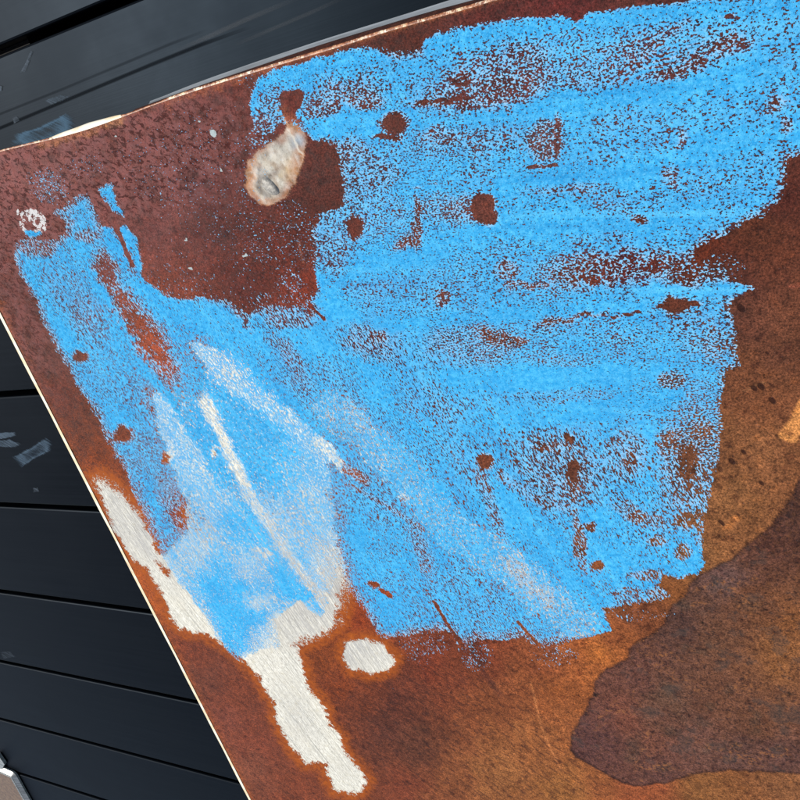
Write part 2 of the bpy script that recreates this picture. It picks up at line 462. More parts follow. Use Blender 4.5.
# dragged silvery smear to the lower right
sm = np.maximum(line([(330, 410), (400, 470), (450, 530), (520, 575), (580, 625)], 17, .9, 2.0), ell(535, 588, 30, 20, 50, .9, 2))
sm = sm * sst(-1, 4, so)
b = np.where(sm > 0.02, np.maximum(b, -0.6 + 1.16 * sst(0, .5, sm)), b)
for a, v in [((318, 642, 26, 9, -8), .44), ((292, 643, 16, 6), .46), ((354, 520, 16, 60, -12), .10), ((342, 606, 11, 30, 12), .40), ((334, 572, 14, 16), .50), ((320, 610, 14, 22, 20), .60), ((200, 520, 12, 26, -15), .52), ((262, 556, 10, 6), .5), ((248, 600, 5, 5), .9)]:
    w = ell(*a, .9, 2.0) * .95
    b = np.where(b > v, b * (1 - w) + v * w, b)
put(line([(325, 415), (350, 440), (385, 478)], 16, .9, 2.0) * INS, .74)
put(ell(395, 470, 24, 12, 55, .6) * INS, .72)
put(ell(405, 496, 6, 8, 0, .5) * INS, .4)
put(line([(495, 550), (525, 580), (545, 600), (580, 622)], 18, .9, 2.5) * INS, .74)
put(line([(395, 470), (430, 505), (470, 540), (500, 556)], 14, .9, 2.5) * INS, .80)
put(line([(512, 562), (530, 585), (548, 598)], 7, .9, 2.0) * INS, .5)
put((1 - STK) * up * INS * ell(262, 440, 80, 110, 0, .4) * sst(178, 205, U + N3 * 8), .90)
put((1 - STK) * up * INS * ell(318, 505, 26, 60, -20, .8, 2.5), .76)
put(up * INS * STK, .62)
# how much chalk lies on the bare part
for pts, w, val in [([(205, 402), (225, 445), (250, 495), (285, 550), (325, 606)], 4.5, .25), ([(160, 410), (185, 450), (210, 500)], 10, .64), ([(203, 352), (238, 384)], 9, .60), ([(240, 384), (290, 422), (330, 465)], 8, .66), ([(318, 440), (340, 465), (366, 482)], 4, .35)]:
    put(line(pts, w, .6, 1.0) * INS, val)
for a, val in [((195, 545, 22, 28, 20), .50), ((250, 565, 20, 16, 30), .60), ((258, 602, 12, 8), .45), ((315, 540, 18, 40, -28), .62), ((325, 575, 12, 24, -15), .30), ((332, 600, 8, 20, 0), .16), ((300, 620, 20, 12), .08), ((280, 520, 12, 30, -30), .55), ((213, 454, 3.5, 3.5), .0), ((225, 500, 20, 12), .7), ((262, 553, 8, 4, 10), .2), ((320, 500, 24, 30, -30), .66), ((280, 640, 24, 14), .0 if False else .3), ((336, 560, 6, 24, -15), .3), ((195, 600, 10, 20, -30), .75)]:
    put(ell(*a[:4], a[4] if len(a) > 4 else 0, .9, 2.5) * INS, val)
put(sdf([(281, 648), (262, 651), (240, 661), (225, 665), (230, 720), (300, 720), (330, 640), (300, 600), (285, 612), (275, 621)], .3).clip(-1, 1) * .5 + .5, 0.0)

# ---- damp patch
WET = sdf([(930, 420), (800, 477), (790, 500), (770, 526), (745, 547), (731, 560), (716, 566), (700, 574), (690, 584), (685, 597), (672, 605), (664, 625), (652, 634), (636, 642), (629, 650), (628, 658), (606, 669), (595, 681), (592, 696), (585, 711), (571, 735), (570, 749), (575, 758), (600, 771), (620, 783), (641, 787), (666, 783), (700, 773), (730, 770), (765, 772), (800, 774), (930, 779)], 0.45)

# ---- weld scar and ring mark
SCAR = sdf([(245, 184), (246, 173), (250, 160), (255, 155), (265, 147), (276, 140), (286, 134), (288, 125), (295, 124), (304, 131), (307, 142), (304, 151), (302, 158), (299, 171), (294, 184), (285, 198), (274, 204), (260, 204), (250, 196)], 0.7)
ra = np.hypot((U - 33) / 1.0, (V - 223) / 1.12)
RING = (1 - sst(2.0, 3.6, np.abs(ra - 10.5 - 1.5 * N2))) * (0.55 + 0.45 * N1)
RING = np.maximum(RING, ell(28, 216, 6, 7, 20, .4) * (0.45 + .6 * N1))
RING = np.maximum(RING, ell(42, 228, 6, 5, -20, .4) * (0.5 + .5 * N1))
RING = np.maximum(RING, line([(24, 215), (30, 211), (38, 216), (44, 224)], 2.2, .7, 1) * (.7 + .4 * N1))
RING = np.maximum(RING, line([(36, 216), (33, 222), (38, 230)], 1.6, .7, 1) * (.6 + .4 * N1))
D = np.maximum(D, .95 * ell(33, 234, 8, 4.0, -5, .3))
RING = RING * (1 - ell(33, 235, 8, 4.0, -5, .3))
RING = np.maximum(RING, ell(18, 211, 1.6, 2.4, 0, .4))
CHIPS = np.zeros_like(U)
for a in [(214, 134, 3.4, 4.2), (222, 171, 2, 2), (115, 137, 1.4, 1.4), (200, 120, 1.2, 1.2), (186, 241, 1.6, 1.6), (245, 255, 1.6, 1.6), (738, 346, 1.6, 1.6), (190, 270, 1.8, 1.8)]:
    CHIPS = np.maximum(CHIPS, ell(*a, .3))
CRUMB = CHIPS

# ---- rust colour survey
DRY = [(20, 170, 124, 76, 73), (60, 160, 112, 70, 66), (150, 130, 108, 63, 60), (200, 110, 95, 52, 48), (110, 165, 90, 52, 48), (200, 180, 82, 46, 45), (220, 230, 84, 46, 44), (160, 220, 104, 60, 58), (120, 190, 110, 64, 61), (280, 240, 84, 38, 32), (320, 180, 76, 42, 38), (400, 45, 75, 38, 32), (300, 75, 95, 48, 40), (500, 8, 85, 40, 38), (560, 5, 92, 40, 40), (680, -10, 75, 40, 38),
       (10, 250, 104, 56, 50), (20, 300, 85, 46, 38), (50, 360, 90, 54, 45), (80, 430, 98, 54, 40), (60, 400, 96, 50, 38), (500, 100, 92, 48, 48), (550, 140, 98, 64, 66), (630, 270, 84, 32, 28), (700, 255, 96, 44, 28), (760, 230, 90, 50, 36), (785, 190, 76, 38, 32), (720, 280, 75, 42, 36), (740, 320, 92, 56, 46), (770, 350, 96, 60, 46), (750, 375, 106, 66, 46), (760, 400, 118, 74, 50), (760, 450, 126, 84, 56), (730, 430, 124, 82, 54), (730, 500, 132, 90, 58), (700, 560, 128, 88, 56), (690, 460, 108, 68, 48), (620, 500, 95, 55, 42),
       (640, 615, 112, 66, 44), (680, 590, 120, 74, 42), (600, 648, 178, 108, 55), (575, 640, 160, 92, 50), (615, 635, 130, 75, 45), (560, 690, 150, 88, 50), (550, 650, 120, 66, 45), (500, 700, 130, 76, 48), (530, 740, 145, 92, 56), (480, 650, 112, 54, 36), (430, 660, 118, 56, 38), (450, 680, 118, 62, 42), (400, 695, 92, 50, 40), (390, 730, 86, 50, 42), (420, 740, 92, 56, 44), (345, 685, 125, 62, 34), (360, 700, 105, 55, 38), (450, 770, 128, 78, 50), (400, 790, 118, 62, 44), (500, 775, 148, 98, 60), (560, 792, 150, 100, 58), (700, 795, 128, 86, 52), (640, 797, 150, 84, 54), (790, 790, 125, 84, 56),
       (220, 720, 116, 64, 52), (250, 770, 122, 72, 56), (200, 680, 105, 60, 48), (180, 650, 118, 60, 42), (240, 690, 118, 62, 44), (300, 785, 122, 64, 44), (260, 740, 118, 62, 46), (150, 340, 150, 74, 50), (165, 365, 152, 76, 55), (135, 310, 130, 66, 48), (182, 520, 135, 65, 50), (107, 272, 108, 54, 45), (365, 615, 140, 62, 30), (320, 660, 125, 64, 32), (140, 590, 170, 86, 38), (125, 575, 170, 90, 45), (95, 460, 125, 62, 32), (300, 295, 112, 48, 35), (240, 285, 86, 42, 38), (400, 350, 85, 40, 36), (560, 470, 92, 54, 42), (290, 100, 92, 42, 34), (310, 225, 86, 40, 32), (340, 430, 110, 60, 60), (640, 60, 95, 52, 50)]
DAMP = [(600, 740, 90, 64, 64), (585, 745, 84, 58, 58), (640, 680, 98, 68, 62), (625, 718, 118, 76, 62), (650, 745, 112, 76, 64), (700, 600, 92, 68, 58), (720, 640, 102, 74, 58), (720, 700, 108, 76, 60), (780, 655, 135, 94, 58), (790, 620, 125, 85, 52), (760, 720, 108, 76, 58), (780, 755, 92, 68, 64), (660, 772, 98, 70, 66), (680, 622, 80, 60, 56), (770, 545, 84, 56, 48), (790, 520, 74, 52, 46), (720, 578, 98, 78, 76), (750, 600, 100, 68, 50), (700, 740, 104, 76, 68), (670, 700, 98, 76, 64), (735, 752, 92, 70, 66)]


def spread(A, pw=2.6, eps=60.0):
    acc, ws = np.zeros((len(U), 3)), np.zeros(len(U))
    uu, vv = U + 10 * N3, V + 10 * vnoise(GX * 70, GY * 70, 9)
    for u, v, r_, g_, b_ in A:
        w = 1.0 / ((uu - u) ** 2 + (vv - v) ** 2 + eps) ** (pw / 2)
        acc += w[:, None] * lin((r_, g_, b_))
        ws += w
    return acc / ws[:, None]


RUST = spread(DRY)
wetm = sst(-0.8, 0.8, WET)
RUST = RUST * (1 - wetm[:, None]) + spread(DAMP) * wetm[:, None]


def tint(w, col):
    global RUST
    RUST = RUST * (1 - w[:, None]) + lin(col) * w[:, None]


tint(0.75 * np.exp(-(WET - 0.6) ** 2 / 1.2), (44, 26, 22))                       # tide line of the damp patch
tint(np.clip(sdf([(806, 392), (797, 405), (790, 420), (777, 437), (790, 443), (797, 442), (806, 425)], .5) / 2 + .5, 0, 1) * (1 - wetm), (196, 136, 82))
tint(ell(735, 521, 8, 3.5, -35, .6, 1.6) * .8, (185, 120, 70))
tint(ell(741, 503, 3, 7, 20, .6, 1.2) * .5, (170, 115, 75))
tint(line([(531, 683), (541, 728), (560, 770)], .8, .5, .1) * .7, (190, 125, 80))
tint(line([(470, 640), (485, 675), (500, 695)], 3, .8, .8) * .5, (70, 42, 40))
tint(line([(742, 392), (764, 383)], .8, .5, .3) * .5, (150, 110, 80))
tint(line([(790, 287), (806, 286)], 1.4, .5, .6) * .6, (160, 90, 75))
tint(line([(277, 108), (290, 128), (302, 152)], 1.1, .5, .1) * .95, (226, 204, 182))
tint(line([(284, 112), (300, 130)], 5, .8, 1.5) * .5, (170, 100, 70))
tint(line([(298, 240), (303, 262)], .8, .5, .2) * .6, (150, 95, 80))
tint(line([(0, 197), (16, 193), (28, 202)], 1.3, .6, .4) * .6, (68, 28, 24))
dL = U - np.interp(V, [311, 400, 500, 600, 685, 800], [0, 42, 92.5, 147, 190, 250])
tint(np.exp(-np.clip(dL, 0, 99) / 3.5) * .7 * (V > 300), (176, 96, 40))           # orange run along the long edge
dT = V - np.interp(U, [p[0] for p in TOP], [p[1] for p in TOP])
tint(np.exp(-np.clip(dT, 0, 99) / 1.6) * .6 * (U < 560), (170, 110, 70))
tint(ell(115, 123, 10, 5, -28, .5) * .8, (150, 120, 80))
tint(line([(40, 145), (85, 134), (118, 121)], 3.5, .9, 2) * .7, (186, 128, 84))
tint(line([(165, 103), (250, 76), (320, 55)], 2.4, .9, 2.5) * .6, (160, 92, 60))
sc = np.clip(SCAR / 1.8 + .5, 0, 1)
tint(sc, (206, 196, 176))
tint(sc * sst(7.5, 0.5, SCAR + 2.5 * N2) * .95, (168, 92, 40))
tint(sc * sst(1.6, .2, SCAR) * .6, (92, 52, 36))
tint(sc * np.clip(N2 * 1.2, 0, 1) * .4, (150, 146, 138))
tint(sc * line([(258, 160), (262, 175), (259, 190)], 1.2, .6, 1.5) * .6, (104, 84, 70))
tint(sc * line([(278, 196), (292, 180), (300, 160)], 1.2, .6, 1.0) * .6, (128, 92, 66))
tint(sc * ell(290, 170, 8, 8, 0, .9, 2) * .6, (206, 170, 110))
tint(sc * np.clip(ell(250, 176, 7, 20, 10, .8) + ell(302, 158, 8, 26, 20, .8) + ell(293, 128, 9, 7, 0, .7) + ell(270, 203, 20, 4, -10, .6), 0, 1) * .8, (190, 122, 66))
tint(sc * ell(298, 141, 8, 7, 0, .6) * .8, (140, 160, 176))
tint(sc * ell(285, 147, 10, 12, 0, .7) * .5, (165, 160, 150))
tint(sc * ell(262, 170, 6, 4, 30, .5) * .5, (150, 146, 140))
tint(sc * ell(276, 172, 3, 7, 30, .5) * .6, (120, 105, 95))
tint(sc * np.clip(vnoise(GX * 300, GY * 300, 21) * 1.6 - .3, 0, 1) * .6, (140, 104, 70))
tint(sc * np.clip(vnoise(GX * 360, GY * 360, 22) * 1.6 - .5, 0, 1) * .4, (250, 246, 232))
tint(sc * (1 - sst(.15, .5, np.abs(np.hypot((U - 269) / 9.5, (V - 185) / 9) - 1))) * (U < 272) * .7, (74, 62, 54))
tint(sc * line([(287, 126), (302, 154)], .9, .5, .2) * .8, (235, 225, 205))
for a in [(685, 648, 5, 3.5), (667, 690, 8, 6), (730, 690, 6, 6), (710, 708, 6, 4), (700, 722, 8, 6), (672, 733, 7, 5), (635, 745, 8, 9), (632, 758, 8, 6), (755, 718, 5, 6), (756, 732, 5, 4), (708, 748, 7, 4), (738, 744, 7, 3), (780, 748, 6, 4), (780, 708, 4, 10), (664, 768, 8, 4), (750, 604, 14, 7), (684, 604, 10, 4), (700, 652, 7, 3)]:
    tint(ell(*a, 0, .8, 1.6) * .45 * wetm, (66, 64, 58))
for a in [(702, 623, 2, 1.5), (788, 694, 3.2, 2.4), (765, 610, 1.6, 1.6), (781, 631, 1.6, 1.6), (623, 779, 1.6, 1.4), (596, 695, 3, 2)]:
    tint(ell(*a, 0, .3, .5) * .9 * wetm, (24, 20, 20))

BLOT = np.clip(ell(70, 180, 130, 60, -15, .7) + .8 * ell(10, 300, 60, 120, 0, .7) + .6 * ell(200, 140, 90, 60, -15, .7), 0, 1)
BLOT = np.maximum(BLOT, .5 * ell(90, 230, 90, 60, 0, .8))
SPOT = np.clip(ell(765, 440, 60, 110, 0, .6) + .8 * ell(760, 300, 60, 90, 0, .6) + .6 * ell(690, 540, 60, 40, 0, .6), 0, 1) * (1 - wetm) + wetm * .35
STRK = np.clip(ell(450, 730, 130, 80, 15, .6) + .6 * ell(560, 780, 120, 40, 0, .6), 0, 1) * (1 - wetm)

# chalk cover -> noise threshold
dc = np.clip(D, 1e-4, 1 - 1e-4)
THR = 0.499 + 0.0535 * np.log(dc / (1 - dc))
THR = np.where(D < 0.004, -1.0, THR)
zone = sst(-30, 60, V - (280 + (U - 300) * 0.42))                # stroke direction: 0 upper right, 1 lower left
dens = sst(0.3, 0.9, D)


def attr(me, name, arr):
    a = me.color_attributes.new(name, 'FLOAT_COLOR', 'POINT')
    a.data.foreach_set('color', np.ascontiguousarray(arr, dtype=np.float32).ravel())


MA = np.stack([THR, b, wetm, BLOT], -1)
MB = np.stack([zone, dens, SPOT, STRK], -1)
MC = np.stack([sc, np.clip(RING, 0, 1), CHIPS, np.clip(ell(305, 570, 55, 85, -20, .8) + ell(190, 540, 40, 40, 0, .8) + sm + .7 * ell(125, 515, 30, 45, -25, .6) + .45 * ell(368, 656, 30, 20, 0, .5) + .45 * ell(298, 715, 14, 34, -25, .9, 2) + .3 * ell(345, 765, 12, 12, 0, .9), 0, 1)], -1)
COL = np.concatenate([np.clip(RUST * (np.array([0.95, 0.85, 0.71]) * (1 - wetm[:, None]) + np.array([0.95, 0.77, 0.65]) * wetm[:, None]) * (1 - sc[:, None]) + RUST * 0.88 * sc[:, None], 0, 1), np.ones((len(U), 1))], 1)

# real relief: ripples in the sheet, sunken bare metal, pits
PZ = HP + 0.00022 * N3 + 0.00010 * N2 + 0.0010 * vnoise(GX * 9, GY * 9, 12) * sst(0, .03, ym - GY) * sst(0.002, .04, GX - left_x(GY))
PZ = PZ - 0.00018 * sst(.45, .6, b) + 0.00016 * D
PZ += (0.0009 * ell(271, 182, 17, 16, 0, .9, .6) + 0.0003 * N1 + 0.0005 * N2) * sc

# ------------------------------------------------------------------ steel sheet: material
a1 = at([400.0, 600.0], [118.0, 100.0], HP)
a2 = at([400.0, 440.0], [450.0, 512.0], HP)
angA = math.atan2(a1[1, 1] - a1[0, 1], a1[1, 0] - a1[0, 0])
angB = math.atan2(a2[1, 1] - a2[0, 1], a2[1, 0] - a2[0, 0])
t = NT('rusted_chalked_steel')
co = t.coord()
_, thr, bare, wet, blot = t.attr('survey_a')
_, zn, den, spot, strk = t.attr('survey_b')
_, scar, ring, chips, grey = t.attr('survey_c')
rust = t.attr('rust_tone')[0]
vA = t.mapping(co, -angA, (0.78, 1, 1))
vB = t.mapping(co, -angB, (0.42, 1, 1))
gA = t.noise(vA, 900, 1.4, 0.6, 0.2)
gB = t.noise(vB, 980, 1.4, 0.6, 0.1)
gr = t.fmix(zn, gA, gB)
mid = t.fmix(zn, t.noise(vA, 170, 2, 0.5), t.noise(vB, 170, 2, 0.5))
f = t.math('ADD', t.math('MULTIPLY', gr, 0.84), t.math('MULTIPLY', mid, 0.16))
chalk = t.rng(t.math('SUBTRACT', thr, f), -0.010, 0.018)
chalk = t.math('MULTIPLY', chalk, t.math('SUBTRACT', 1.0, t.math('MULTIPLY', ring, 0.0)))
# rust
n1 = t.noise(co, 45, 4, 0.6)
n2 = t.noise(co, 210, 3, 0.6)
n3 = t.noise(co, 780, 2, 0.6)
k = t.math('MULTIPLY', t.rng(n1, 0.3, 0.7, 0.80, 1.2, False), t.math('MULTIPLY', t.rng(n2, 0.25, 0.75, 0.60, 1.40, False), t.rng(n3, 0.25, 0.75, 0.30, 1.75, False)))
cr = t.mix(1.0, rust, t.t.nodes.new('ShaderNodeCombineColor').outputs[0], 'MULTIPLY')
cc = [n for n in t.t.nodes if n.bl_idname == 'ShaderNodeCombineColor'][-1]
n4 = t.noise(co, 1500, 2, 0.6)
k = t.math('MULTIPLY', k, t.rng(n4, 0.28, 0.72, 0.55, 1.45, False))
for i in range(3):
    t.link(k, cc.inputs[i])
hueN = t.noise(co, 130, 3, 0.6)
dryf = t.math('SUBTRACT', 1.0, t.math('MULTIPLY', wet, 0.7))
cr = t.mix(t.math('MULTIPLY', dryf, t.rng(hueN, 0.55, 0.74, 0, 0.5)), cr, t.mix(1.0, cr, (1.38, 1.22, 0.95, 1), 'MULTIPLY'))
cr = t.mix(t.rng(hueN, 0.46, 0.30, 0, 0.8), cr, t.mix(1.0, cr, (0.48, 0.42, 0.46, 1), 'MULTIPLY'))
# dark blotches on the pinkish upper corner
bl = t.math('MULTIPLY', blot, t.rng(t.noise(t.mapping(co, -angA + .3, (.6, 1, 1)), 300, 4, 0.75, 0.6), 0.535, 0.575))
cr = t.mix(t.math('MULTIPLY', bl, 0.8), cr, l4((74, 24, 20), 0.65))
pink_glare = t.math('MULTIPLY', blot, t.rng(t.noise(co, 90, 4, 0.7), 0.34, 0.60, 0.08, 0.55))
cr = t.mix(t.math('MULTIPLY', pink_glare, t.math('SUBTRACT', 1.0, bl)), cr, l4((158, 98, 94), 0.80))  # pale pink paints the sun's glare into the upper corner's rust colour
sand = t.noise(co, 330, 4, 0.75)
bl2 = t.rng(t.noise(co, 34, 4, 0.65, 0.8), 0.50, 0.66)
cr = t.mix(t.math('MULTIPLY', wet, t.math('MULTIPLY', t.rng(sand, 0.49, 0.62, 0, 0.9), t.rng(bl2, 0, 1, 0.16, 0.95))), cr, l4((168, 108, 66), 0.75))
cr = t.mix(t.math('MULTIPLY', wet, t.rng(sand, 0.47, 0.36, 0, 0.65)), cr, l4((46, 34, 32), 0.75))
cr = t.mix(t.math('MULTIPLY', t.rng(n1, 0.55, 0.64, 0, 0.45), wet), cr, l4((66, 62, 58), 0.8))
# pits / spots
vd, vc = t.voro(t.mapping(co, -angA + 0.9, (0.6, 1, 1)), 150)
sep = t.t.nodes.new('ShaderNodeSeparateColor')
t.link(vc, sep.inputs[0])
rad = t.rng(sep.outputs[0], 0.35, 1.0, 0.02, 0.30, False)
pit = t.math('MULTIPLY', spot, t.rng(t.math('SUBTRACT', t.math('ADD', rad, t.math('MULTIPLY', t.math('SUBTRACT', n3, 0.5), 0.25)), vd), -0.04, 0.06))
cr = t.mix(t.math('MULTIPLY', pit, 0.85), cr, l4((44, 18, 14), 0.7))
# short dark dashes
dsh = t.noise(t.mapping(co, -angA + 0.55, (0.35, 1, 1)), 300, 2, 0.6)
cr = t.mix(t.math('MULTIPLY', strk, t.rng(dsh, 0.52, 0.64, 0, 0.5)), cr, l4((58, 34, 30), 0.9))
# fine pale grit
grit = t.rng(t.noise(co, 1150, 1, 0.5), 0.71, 0.79, 0, 0.45)
cr = t.mix(grit, cr, l4((150, 115, 108), 0.7))
# bare metal with a ragged rim and an orange halo
bn = t.math('ADD', t.math('MULTIPLY', t.math('SUBTRACT', t.noise(co, 300, 3, 0.6), 0.5), 0.42), t.math('MULTIPLY', t.math('SUBTRACT', n3, 0.5), 0.50))
bb = t.math('ADD', bare, bn)
halo = t.rng(bb, -0.30, 0.36)
cr = t.mix(t.math('MULTIPLY', halo, t.rng(n2, 0.35, 0.65, 0.7, 1.0)), cr, t.mix(n2, l4((146, 62, 14), 0.80), l4((206, 108, 36), 0.80)))
brush = t.noise(t.mapping(co, -angB, (170, 640, 1)), 1.0, 3, 0.65)
brush2 = t.noise(t.mapping(co, -angB + 0.12, (260, 1300, 1)), 1.0, 2, 0.6)
bc = t.mix(t.rng(brush, 0.35, 0.68), l4((255, 251, 234), 0.99), l4((220, 214, 196), 0.97))
bc = t.mix(t.rng(brush2, 0.50, 0.70, 0, 0.7), bc, l4((130, 128, 120), 0.9))
hatch = t.noise(t.mapping(co, -angB + 0.22, (26, 820, 1)), 1.0, 1, 0.5)
bc = t.mix(t.math('MULTIPLY', grey, t.rng(hatch, 0.58, 0.66, 0, 0.7)), bc, l4((104, 92, 82), 0.9))
bc = t.mix(t.rng(t.noise(co, 1300, 2, 0.6), 0.58, 0.72, 0, 0.3), bc, l4((130, 120, 104), 0.9))
bc = t.mix(t.rng(n2, 0.55, 0.75, 0, 0.4), bc, l4((225, 212, 170), 0.9))
blong = t.noise(t.mapping(co, -angB - 0.03, (7, 560, 1)), 1.0, 3, 0.7)
bc = t.mix(t.rng(blong, 0.48, 0.66, 0, 0.7), bc, l4((166, 164, 152), 0.9))
bc = t.mix(t.rng(n1, 0.45, 0.65, 0, 0.25), bc, l4((226, 218, 196), 0.95))
bc = t.mix(t.math('MULTIPLY', grey, t.rng(t.noise(t.mapping(co, -angB, (30, 900, 1)), 1.0, 3, 0.7), 0.40, 0.58, 0.1, 0.95)), bc, l4((176, 174, 170), 0.95))
bm = t.rng(bb, 0.44, 0.56)
base = t.mix(bm, cr, bc)
# weld scar keeps its own tone, streaked
scn = t.mix(t.rng(n2, 0.3, 0.7), rust, t.mix(0.22, rust, l4((250, 246, 236), 0.95)))
scn = t.mix(t.rng(n3, 0.55, 0.72, 0, 0.5), scn, l4((150, 128, 105), 0.9))
base = t.mix(t.rng(t.math('ADD', scar, t.math('MULTIPLY', t.math('SUBTRACT', n3, 0.5), 0.9)), 0.4, 0.6), base, scn)
# chalk
cd = t.noise(co, 300, 3, 0.6)
chd = t.mix(t.rng(cd, 0.3, 0.7), l4((46, 166, 228), 0.88), l4((86, 200, 250), 0.88))
chd = t.mix(t.rng(t.noise(t.fmix(zn, 0, 0) if False else co, 26, 3, 0.6), 0.42, 0.62, 0, 0.35), chd, l4((52, 158, 222), 0.86))
cst = t.fmix(zn, t.noise(t.mapping(co, -angA, (4, 95, 1)), 1.0, 3, 0.6), t.noise(t.mapping(co, -angB, (4, 95, 1)), 1.0, 3, 0.6))
chd = t.mix(t.rng(cst, 0.52, 0.72, 0, 0.55), chd, l4((42, 152, 218), 0.84))
chd = t.mix(t.rng(cst, 0.46, 0.30, 0, 0.45), chd, l4((104, 208, 250), 0.9))
chl = t.mix(t.rng(n3, 0.4, 0.6), l4((110, 182, 224), 0.92), l4((180, 208, 232), 0.95))
chc = t.mix(den, chl, chd)
chc = t.mix(t.rng(gr, 0.30, 0.50, 0.35, 0.0), chc, l4((128, 214, 250), 0.92))  # paler grain cores: highlights painted into the chalk colour
base = t.mix(chalk, base, chc)
rim_in = t.math('MULTIPLY', chalk, t.rng(t.math('SUBTRACT', thr, f), 0.012, 0.05, 1, 0))
base = t.mix(t.math('MULTIPLY', rim_in, 0.18), base, l4((190, 226, 250), 0.95))
base = t.mix(t.math('MULTIPLY', t.rng(t.noise(co, 1500, 1, 0.5), 0.56, 0.72, 0, 0.5), chalk), base, l4((32, 124, 190), 0.8))  # dark blue flecks paint micro-shadows into the chalk
gap_shade = t.math('MULTIPLY', t.math('MULTIPLY', t.rng(thr, 0.42, 0.54), t.rng(t.math('SUBTRACT', f, thr), 0.0, 0.055, 0.8, 0.15)), t.math('SUBTRACT', 1.0, t.math('MAXIMUM', chalk, bm)))
base = t.mix(gap_shade, base, l4((22, 34, 58), 0.8))  # navy paints the occlusion shade into small openings between chalk grains
# faint blue film between heavy grains, its dark tone painting the shade in their pits
film_shade = t.math('MULTIPLY', den, t.math('MAXIMUM', t.rng(thr, 0.62, 0.70, 0, 0.9), t.rng(t.noise(co, 240, 3, 0.6), 0.50, 0.70, 0, 0.5)))
base = t.mix(t.math('MULTIPLY', film_shade, t.math('SUBTRACT', 1.0, chalk)), base, l4((30, 96, 148), 0.8))
filmb = t.math('MULTIPLY', t.math('MULTIPLY', bm, t.math('MAXIMUM', den, t.rng(thr, 0.44, 0.50, 0, 0.6))), t.rng(t.noise(vB, 60, 3, 0.7), 0.35, 0.65, 0.05, 0.7))
base = t.mix(t.math('MULTIPLY', filmb, t.math('SUBTRACT', 1.0, chalk)), base, l4((150, 212, 240), 0.95))
rg = t.rng(t.math('ADD', ring, t.math('MULTIPLY', t.math('SUBTRACT', gA, 0.5), 1.2)), 0.42, 0.56)
base = t.mix(rg, base, l4((222, 218, 214), 0.92))
base = t.mix(t.rng(chips, 0.4, 0.6), base, l4((180, 192, 190), 0.92))
rough = t.fmix(wet, t.rng(n2, 0.3, 0.7, 0.62, 0.80), t.rng(n2, 0.3, 0.7, 0.55, 0.62))
rough = t.fmix(bm, rough, 0.5)
rough = t.fmix(chalk, rough, 0.92)
spec = t.fmix(chalk, t.fmix(bm, 0.14, 0.15), 0.04)
h = t.math('ADD', t.math('MULTIPLY', n3, 0.55), t.math('MULTIPLY', n2, 0.45))
h = t.math('MULTIPLY', h, t.fmix(bm, 1.0, 0.35))
h = t.math('SUBTRACT', h, t.math('MULTIPLY', pit, 0.5))
h = t.math('SUBTRACT', h, t.math('MULTIPLY', bm, 0.25))
h = t.math('ADD', h, t.math('MULTIPLY', chalk, t.fmix(den, 0.35, 0.5)))
h = t.math('ADD', h, t.math('MULTIPLY', t.math('MULTIPLY', bl, 0.3), -1.0))
t.bump(h, 0.9, 0.00055)
panel_mat = t.out(base, rough, 0.0, spec)

# ------------------------------------------------------------------ steel sheet: parts
sheet = empty('steel_sheet', 'rusty flanged steel sheet scribbled over with sky blue chalk on the black deck', 'metal sheet', (XL, ym, 0))
OFF = np.array([XL, ym, 0.0])
VERT = np.stack([GX, GY, PZ], -1) - OFF
idx = np.arange(nx * ny).reshape(ny, nx)
quads = np.stack([idx[:-1, :-1], idx[1:, :-1], idx[1:, 1:], idx[:-1, 1:]], -1).reshape(-1, 4)


def at_faces(a):
    return a[quads].mean(1)


owner = np.zeros(len(quads), int)                       # 0 rusted face
owner[at_faces(WET) > 0] = 1
fb, fD, fS = at_faces(b), at_faces(D), at_faces(SCAR)
cu, cv = at_faces(U), at_faces(V)
chalked = (fD > 0.30) & (at_faces(so) > -3)
owner[(fb > 0.5) & ~chalked] = 2
owner[chalked] = 5
owner[at_faces(SCAR) > 0] = 6
owner[at_faces(ra) < 14] = 7
left_patch = (owner == 2) & (cu < 222) & (cv < 645) & (cu < 100 + (cv - 400) * 0.62)
round_patch = (owner == 2) & (cu > 341) & (cv > 636) & (cv < 700)
owner[left_patch] = 3
owner[round_patch] = 4
for k_, (su, sv) in ((2, (292, 715)), (3, (120, 508)), (4, (368, 656))):     # keep each patch to its one connected piece
    m2 = (owner == k_).reshape(ny - 1, nx - 1)
    seed = int(np.argmin(np.where(owner == k_, (cu - su) ** 2 + (cv - sv) ** 2, 1e9)))
    reach = np.zeros_like(m2)
    reach.ravel()[seed] = True
    while True:
        g2 = reach.copy()
        g2[1:] |= reach[:-1]
        g2[:-1] |= reach[1:]
        g2[:, 1:] |= reach[:, :-1]
        g2[:, :-1] |= reach[:, 1:]
        g2 &= m2
        if g2.sum() == reach.sum():
            break
        reach = g2
    owner[(owner == k_) & ~reach.ravel()] = 0


